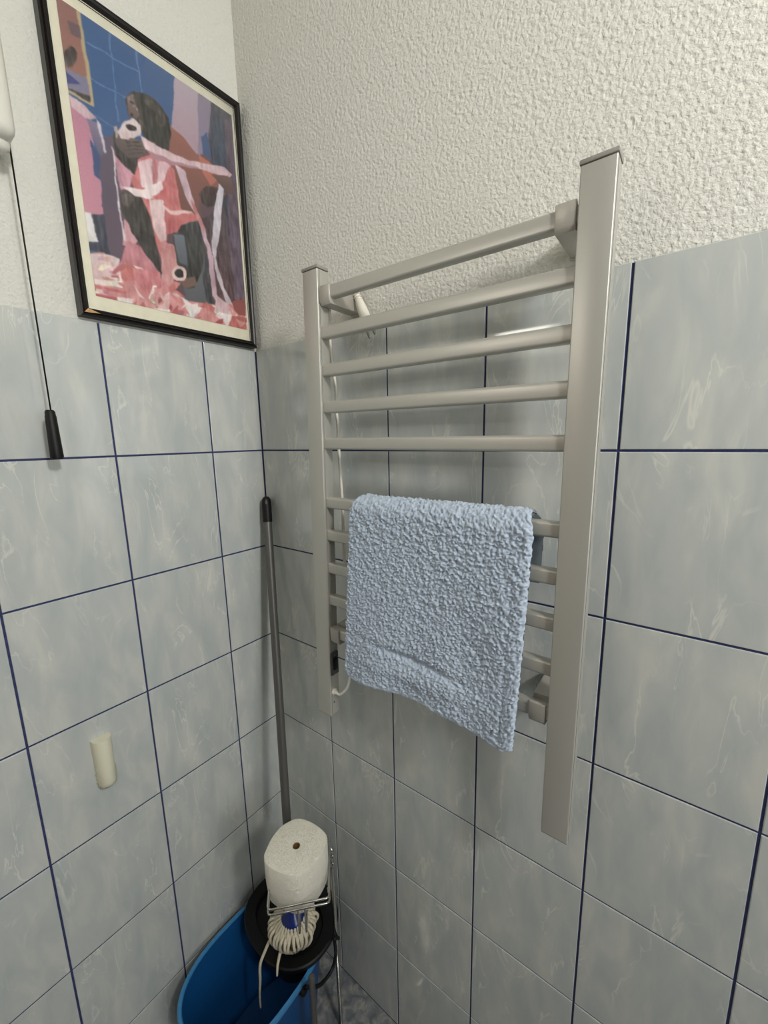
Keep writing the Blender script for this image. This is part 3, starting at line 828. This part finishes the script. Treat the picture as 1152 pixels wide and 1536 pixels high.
bk = thing('mop_bucket', (BCX, BCY, ZF), 'blue oval plastic bucket with a black wringer on the floor in the corner', 'bucket')
ZR = -1.222
lv = [(0.090, 0.135, ZF + .001), (0.096, 0.141, ZF + .006), (0.119, 0.166, ZR - .012), (0.1195, 0.1665, ZR - .0045), (0.1165, 0.163, ZR - .012), (0.093, 0.138, ZF + .010), (0.06, 0.10, ZF + .006)]
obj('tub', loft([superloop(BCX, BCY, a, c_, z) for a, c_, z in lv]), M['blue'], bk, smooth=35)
lv = [(0.1192, 0.1662, ZR - .012), (0.1262, 0.1738, ZR - .012), (0.1275, 0.175, ZR - .004), (0.126, 0.1735, ZR), (0.1200, 0.1675, ZR), (0.1185, 0.1655, ZR - .003), (0.1192, 0.1662, ZR - .006)]
obj('rim', loft([superloop(BCX, BCY, a, c_, z) for a, c_, z in lv + lv[:1]], False), M['blue_rim_lit'], bk, smooth=35, label='rolled rim, coloured paler blue for the light it catches')
# wringer: black funnel sitting on the rear half of the rim
WX, WY = 0.147, -0.130
wl = [(0.127, 0.104, ZR + .001), (0.129, 0.106, ZR + .014), (0.126, 0.103, ZR + .017), (0.100, 0.069, ZR + .012), (0.096, 0.066, ZR + .004), (0.082, 0.058, ZR - .06), (0.060, 0.046, ZR - .115), (0.03, 0.02, ZR - .117),
      (0.03, 0.02, ZR - .120), (0.063, 0.049, ZR - .119), (0.086, 0.068, ZR - .06), (0.100, 0.079, ZR - .002)]
b = loft([superloop(WX, WY + (0.008 if k in (0, 1, 2) else 0), a, c_, z, 48, 2.3) for k, (a, c_, z) in enumerate(wl)], True)
obj('wringer', b, M['black'], bk, smooth=40, label='black funnel wringer on the rear of the rim')
for k in range(14):
    a = math.pi * (1.05 + 0.9 * k / 13)
    p1 = (WX + .094 * math.cos(a), WY + .064 * math.sin(a), ZR - .004)
    p2 = (WX + .063 * math.cos(a), WY + .049 * math.sin(a), ZR - .108)
    obj('wringer_rib', tube([p1, p2], 0.0022, 6), M['black'], bk)
bail = [(0.283, -0.085, -1.215), (0.285, -0.100, -1.197), (0.2865, -0.1005, -1.225), (0.287, -0.102, -1.247), (0.288, -0.115, -1.268), (0.288, -0.139, -1.270), (0.287, -0.160, -1.262), (0.2845, -0.180, -1.243), (0.280, -0.194, -1.226)]
obj('bail_handle', tube(smooth_path(bail, 5), 0.0042, 8), M['black'], bk, smooth=180, label='black bail handle hanging at the side')
for s, y in ((1, -0.196), (-1, -0.25)):
    px = BCX + s * 0.1225
    obj('pivot', lathe([(0, .012), (.008, .011), (.010, .006), (.010, -.004), (0, -.004)], 14, (s, 0, 0), (px, y, ZR - .020)), M['black'], bk, smooth=40)

mop = thing('floor_mop', (0.19, -0.148, -1.30), 'string mop with a grey pole and black tip leaning in the corner', 'mop')
q0, q1 = Vector((0.0205, -0.0145, -0.116)), Vector((0.203, -0.158, -1.115))
ax = (q1 - q0).normalized()
obj('pole', lathe([(0, 0.03), (.0104, .03), (.0104, (q1 - q0).length), (0, (q1 - q0).length)], 20, ax, q0), M['steel'], mop, smooth=50)
g = lathe([(0, .0), (.0045, .0008), (.0085, .004), (.0112, .010), (.0118, .018), (.0118, .062), (.0116, .0665), (.0105, .0665), (.0105, .060)], 20, ax, q0)
gp = obj('grip', g, M['black'], mop, smooth=40, label='black plastic end cap with a hanging hole')
sd = Vector((0.78, -0.62, 0.05))
sd = (sd - ax * sd.dot(ax)).normalized()
lt = ax.cross(sd)
b = bmesh.new()
vs = [b.verts.new(q0 + ax * (h * 0.001) + sd * 0.01205 + lt * (u_ * 0.001)) for u_, h in ((0, 8), (-1.2, 12), (-2.6, 17), (-2.4, 20), (0, 22), (2.4, 20), (2.6, 17), (1.2, 12))]
v2 = [b.verts.new(v.co - sd * 0.004) for v in vs]
b.faces.new(vs)
b.faces.new(v2)
for i in range(8):
    b.faces.new((vs[i], vs[(i + 1) % 8], v2[(i + 1) % 8], v2[i]))
obj('hanging_hole', b, M['switch_dark'], gp, label='teardrop hanging hole')
sock = q1
obj('socket', lathe([(0, -.070), (.0125, -.070), (.0135, -.030), (.016, -.010), (.027, .004), (.032, .014), (.0335, .024), (.031, .034), (0, .036)], 24, ax, sock), M['navy'], mop, smooth=50, label='dark blue plastic socket above the strings')
rnd = random.Random(5)
for k in range(64):
    a = 2 * math.pi * k / 64 + rnd.uniform(-.04, .04)
    lay = k % 2
    r0, r1 = 0.022, 0.046 + 0.010 * lay + rnd.uniform(-.004, .004)
    c0 = sock + Vector((0, 0, -.010 - .004 * lay))
    dx, dy = math.cos(a), math.sin(a)
    j = rnd.uniform(-.006, .006)
    pts = [c0 + Vector((dx * r0, dy * r0, 0)),
           c0 + Vector((dx * (r0 + .012), dy * (r0 + .012), .001 - .003 * lay)),
           c0 + Vector((dx * r1 * .9, dy * r1 * .9, -.008)),
           c0 + Vector((dx * r1 - dy * j * .5, dy * r1 + dx * j * .5, -.022)),
           c0 + Vector((dx * r1 * .8 - dy * j, dy * r1 * .8 + dx * j, -.046 + rnd.uniform(-.006, .006))),
           c0 + Vector((dx * r1 * .45, dy * r1 * .45, -.075))]
    # keep the strings inside the funnel, clear of the wall
    for p_ in pts:
        p_.x = max(p_.x, 0.07)
    obj('strand', tube(smooth_path(pts, 4), 0.0042, 6, taper=lambda t: 0.9 + 0.1 * math.sin(20 * t)), M['cotton'], mop, smooth=180)
for pts in ([(0.178, -0.186, -1.150), (0.170, -0.205, -1.175), (0.168, -0.222, -1.195), (0.168, -0.236, -1.215), (0.168, -0.240, -1.26), (0.166, -0.243, -1.30), (0.168, -0.245, -1.335)],
            [(0.206, -0.196, -1.165), (0.209, -0.208, -1.182), (0.214, -0.219, -1.195), (0.219, -0.226, -1.212)]):
    obj('strand', tube(smooth_path(pts, 5), 0.0040, 6, taper=lambda t: 1.0 - 0.5 * t * t), M['cotton'], mop, smooth=180, label='loose strand hanging into the bucket')

# ------------------------------------------------------------------ chrome stand with wire basket
st = thing('paper_stand', (0.30, -0.17, ZF), 'chrome stand with a wire basket holding a spare paper roll beside bucket', 'paper stand')
obj('base_plate', superloft := loft([superloop(0.335, -0.195, .074 - k * .002, .110 - k * .002, ZF + h, 40, 6) for k, h in ((0, .0005), (0, .006), (1, .008))]), M['chrome'], st, smooth=40)
obj('pole', tube([(0.279, -0.088, ZF + .004), (0.2765, -0.087, -1.2), (0.2735, -0.086, -0.955)], 0.0052, 14), M['chrome'], st, smooth=60)
obj('pole_tip', lathe([(.0056, -.004), (.0064, -.002), (.0064, .003), (.004, .007), (0, .008)], 14, None, (0.2735, -0.086, -0.955)), M['chrome'], st, smooth=60)
Afl, Afr = Vector((0.2850, -0.2780, 0)), Vector((0.3700, -0.1860, 0))
dfr = (Afr - Afl).normalized()
dbk = Vector((-dfr.y, dfr.x, 0))
if dbk.y < 0:
    dbk = -dbk
for z in (-0.909, -0.922):
    # each rim rod: from the pole along the right side, across the front and back along the left side
    r = 0.008
    P = [Vector((0.2765, -0.092, z)), Afr + dbk * 0.02, Afr + dbk * r, Afr + dbk * .002 - dfr * .002, Afr - dfr * r, Afl + dfr * r, Afl + dbk * .002 + dfr * .002, Afl + dbk * r, Afl + dbk * 0.135, Afl + dbk * .143 + dfr * .004, Afl + dbk * .145 + dfr * .012, Vector((0.2730, -0.092, z))]
    P = [Vector((p.x, p.y, z)) for p in P]
    obj('rim_wire', tube(P, 0.0021, 8), M['chrome'], st, smooth=60)
# supporting loop under the roll
m1, m2 = Afl + dfr * .060, Afl + dfr * .074
lp = [m1 + Vector((0, 0, -.922)), m1 + Vector((0, 0, -.982)), m1 + dbk * .004 + Vector((0, 0, -.9885)), m1 + dbk * .05 + Vector((0, 0, -.989)), m1 + dbk * .09 + Vector((0, 0, -.989))]
l2 = [m2 + Vector((0, 0, -.922)), m2 + Vector((0, 0, -.982)), m2 + dbk * .004 + Vector((0, 0, -.9885)), m2 + dbk * .05 + Vector((0, 0, -.989)), m2 + dbk * .09 + Vector((0, 0, -.989))]
obj('support_wire', tube(lp + l2[::-1], 0.0020, 8), M['chrome'], st, smooth=60)
for u_ in (0.0, 0.98):
    p_ = Afl + (Afr - Afl) * u_ + dbk * .02
    obj('basket_tie', tube([p_ + Vector((0, 0, -.909)), p_ + Vector((0, 0, -.922))], 0.0018, 6), M['chrome'], st)
for k in range(2):
    cz = -0.968 - 0.022 * k
    ring = [(0.2805 + .0035 * math.cos(a), -0.0905, cz + .008 * math.sin(a)) for a in [2 * math.pi * i / 14 for i in range(15)]]
    obj('clip_ring', tube(ring, 0.0014, 6), M['chrome'], st, smooth=60)

br = thing('toilet_brush', (0.32, -0.206, ZF + .008), 'upright steel brush handle with a rounded end in front of the bucket', 'toilet brush')
obj('handle', lathe([(0, .36), (.0045, .3595), (.0068, .356), (.0074, .350), (.0074, .342), (.0068, .340), (.0068, .02), (0, .02)], 18, None, (0.320, -0.206, -1.497)), M['steel'], br, smooth=40)
obj('cup', lathe([(0, .001), (.036, .001), (.040, .004), (.042, .125), (.040, .125), (.038, .006), (0, .006)], 28, None, (0.320, -0.206, -1.497)), M['chrome'], br, smooth=40)
obj('bristles', lathe([(0, .007), (.022, .010), (.030, .035), (.026, .07), (.008, .08), (0, .08)], 20, None, (0.320, -0.206, -1.497)), M['white_plastic'], br, smooth=60)

# ------------------------------------------------------------------ squashed paper roll
ZT, ZBOT = -0.845, -0.962
plan = [(0.2320, -0.2414), (0.2163, -0.2113), (0.2105, -0.1827), (0.2139, -0.1630), (0.2242, -0.1433), (0.2473, -0.1319), (0.2772, -0.1274), (0.3075, -0.1298), (0.3212, -0.1421), (0.3308, -0.1634), (0.3334, -0.1885), (0.3285, -0.2199), (0.3160, -0.2342), (0.2955, -0.2441), (0.2684, -0.2513), (0.2480, -0.2511)]
rc = Vector((0.274, -0.1876, 0))
sm = smooth_path([Vector((x, y, 0)) for x, y in plan + plan[:1]], 4)[:-1]
roll = thing('paper_roll', (0.274, -0.1876, ZBOT), 'squashed white paper roll standing upright in the chrome wire basket', 'paper roll')


def ring(scale, z, shift=Vector((0, 0, 0))):
    return [rc + (p - rc) * scale + shift + Vector((0, 0, z)) for p in sm]


hr = 0.0082


def hole(z):
    n = len(sm)
    a0 = math.atan2(sm[0].y - rc.y, sm[0].x - rc.x)
    return [Vector((rc.x + hr * math.cos(math.atan2(p.y - rc.y, p.x - rc.x)), rc.y + hr * math.sin(math.atan2(p.y - rc.y, p.x - rc.x)), z)) for p in sm]


sh = Vector((-0.004, 0.004, 0))
b = loft([hole(ZT - .03), hole(ZT - .001), ring(.22, ZT - .0004), ring(.93, ZT), ring(.98, ZT - .0008), ring(1.0, ZT - .004), ring(1.0, ZT - .045), ring(.992, ZT - .066, sh * .3), ring(.955, ZBOT + .016, sh * .6), ring(.90, ZBOT + .005, sh), ring(.85, ZBOT, sh), ring(.3, ZBOT, sh)], True)
obj('paper', b, M['paper'], roll, smooth=50)
b = lathe([(hr - .0003, -.028), (hr - .0003, -.0015), (hr - .0013, -.0015), (hr - .0013, -.028)], 20, None, (rc.x, rc.y, ZT))
obj('core', b, M['core'], roll, smooth=50, label='narrow cardboard core')
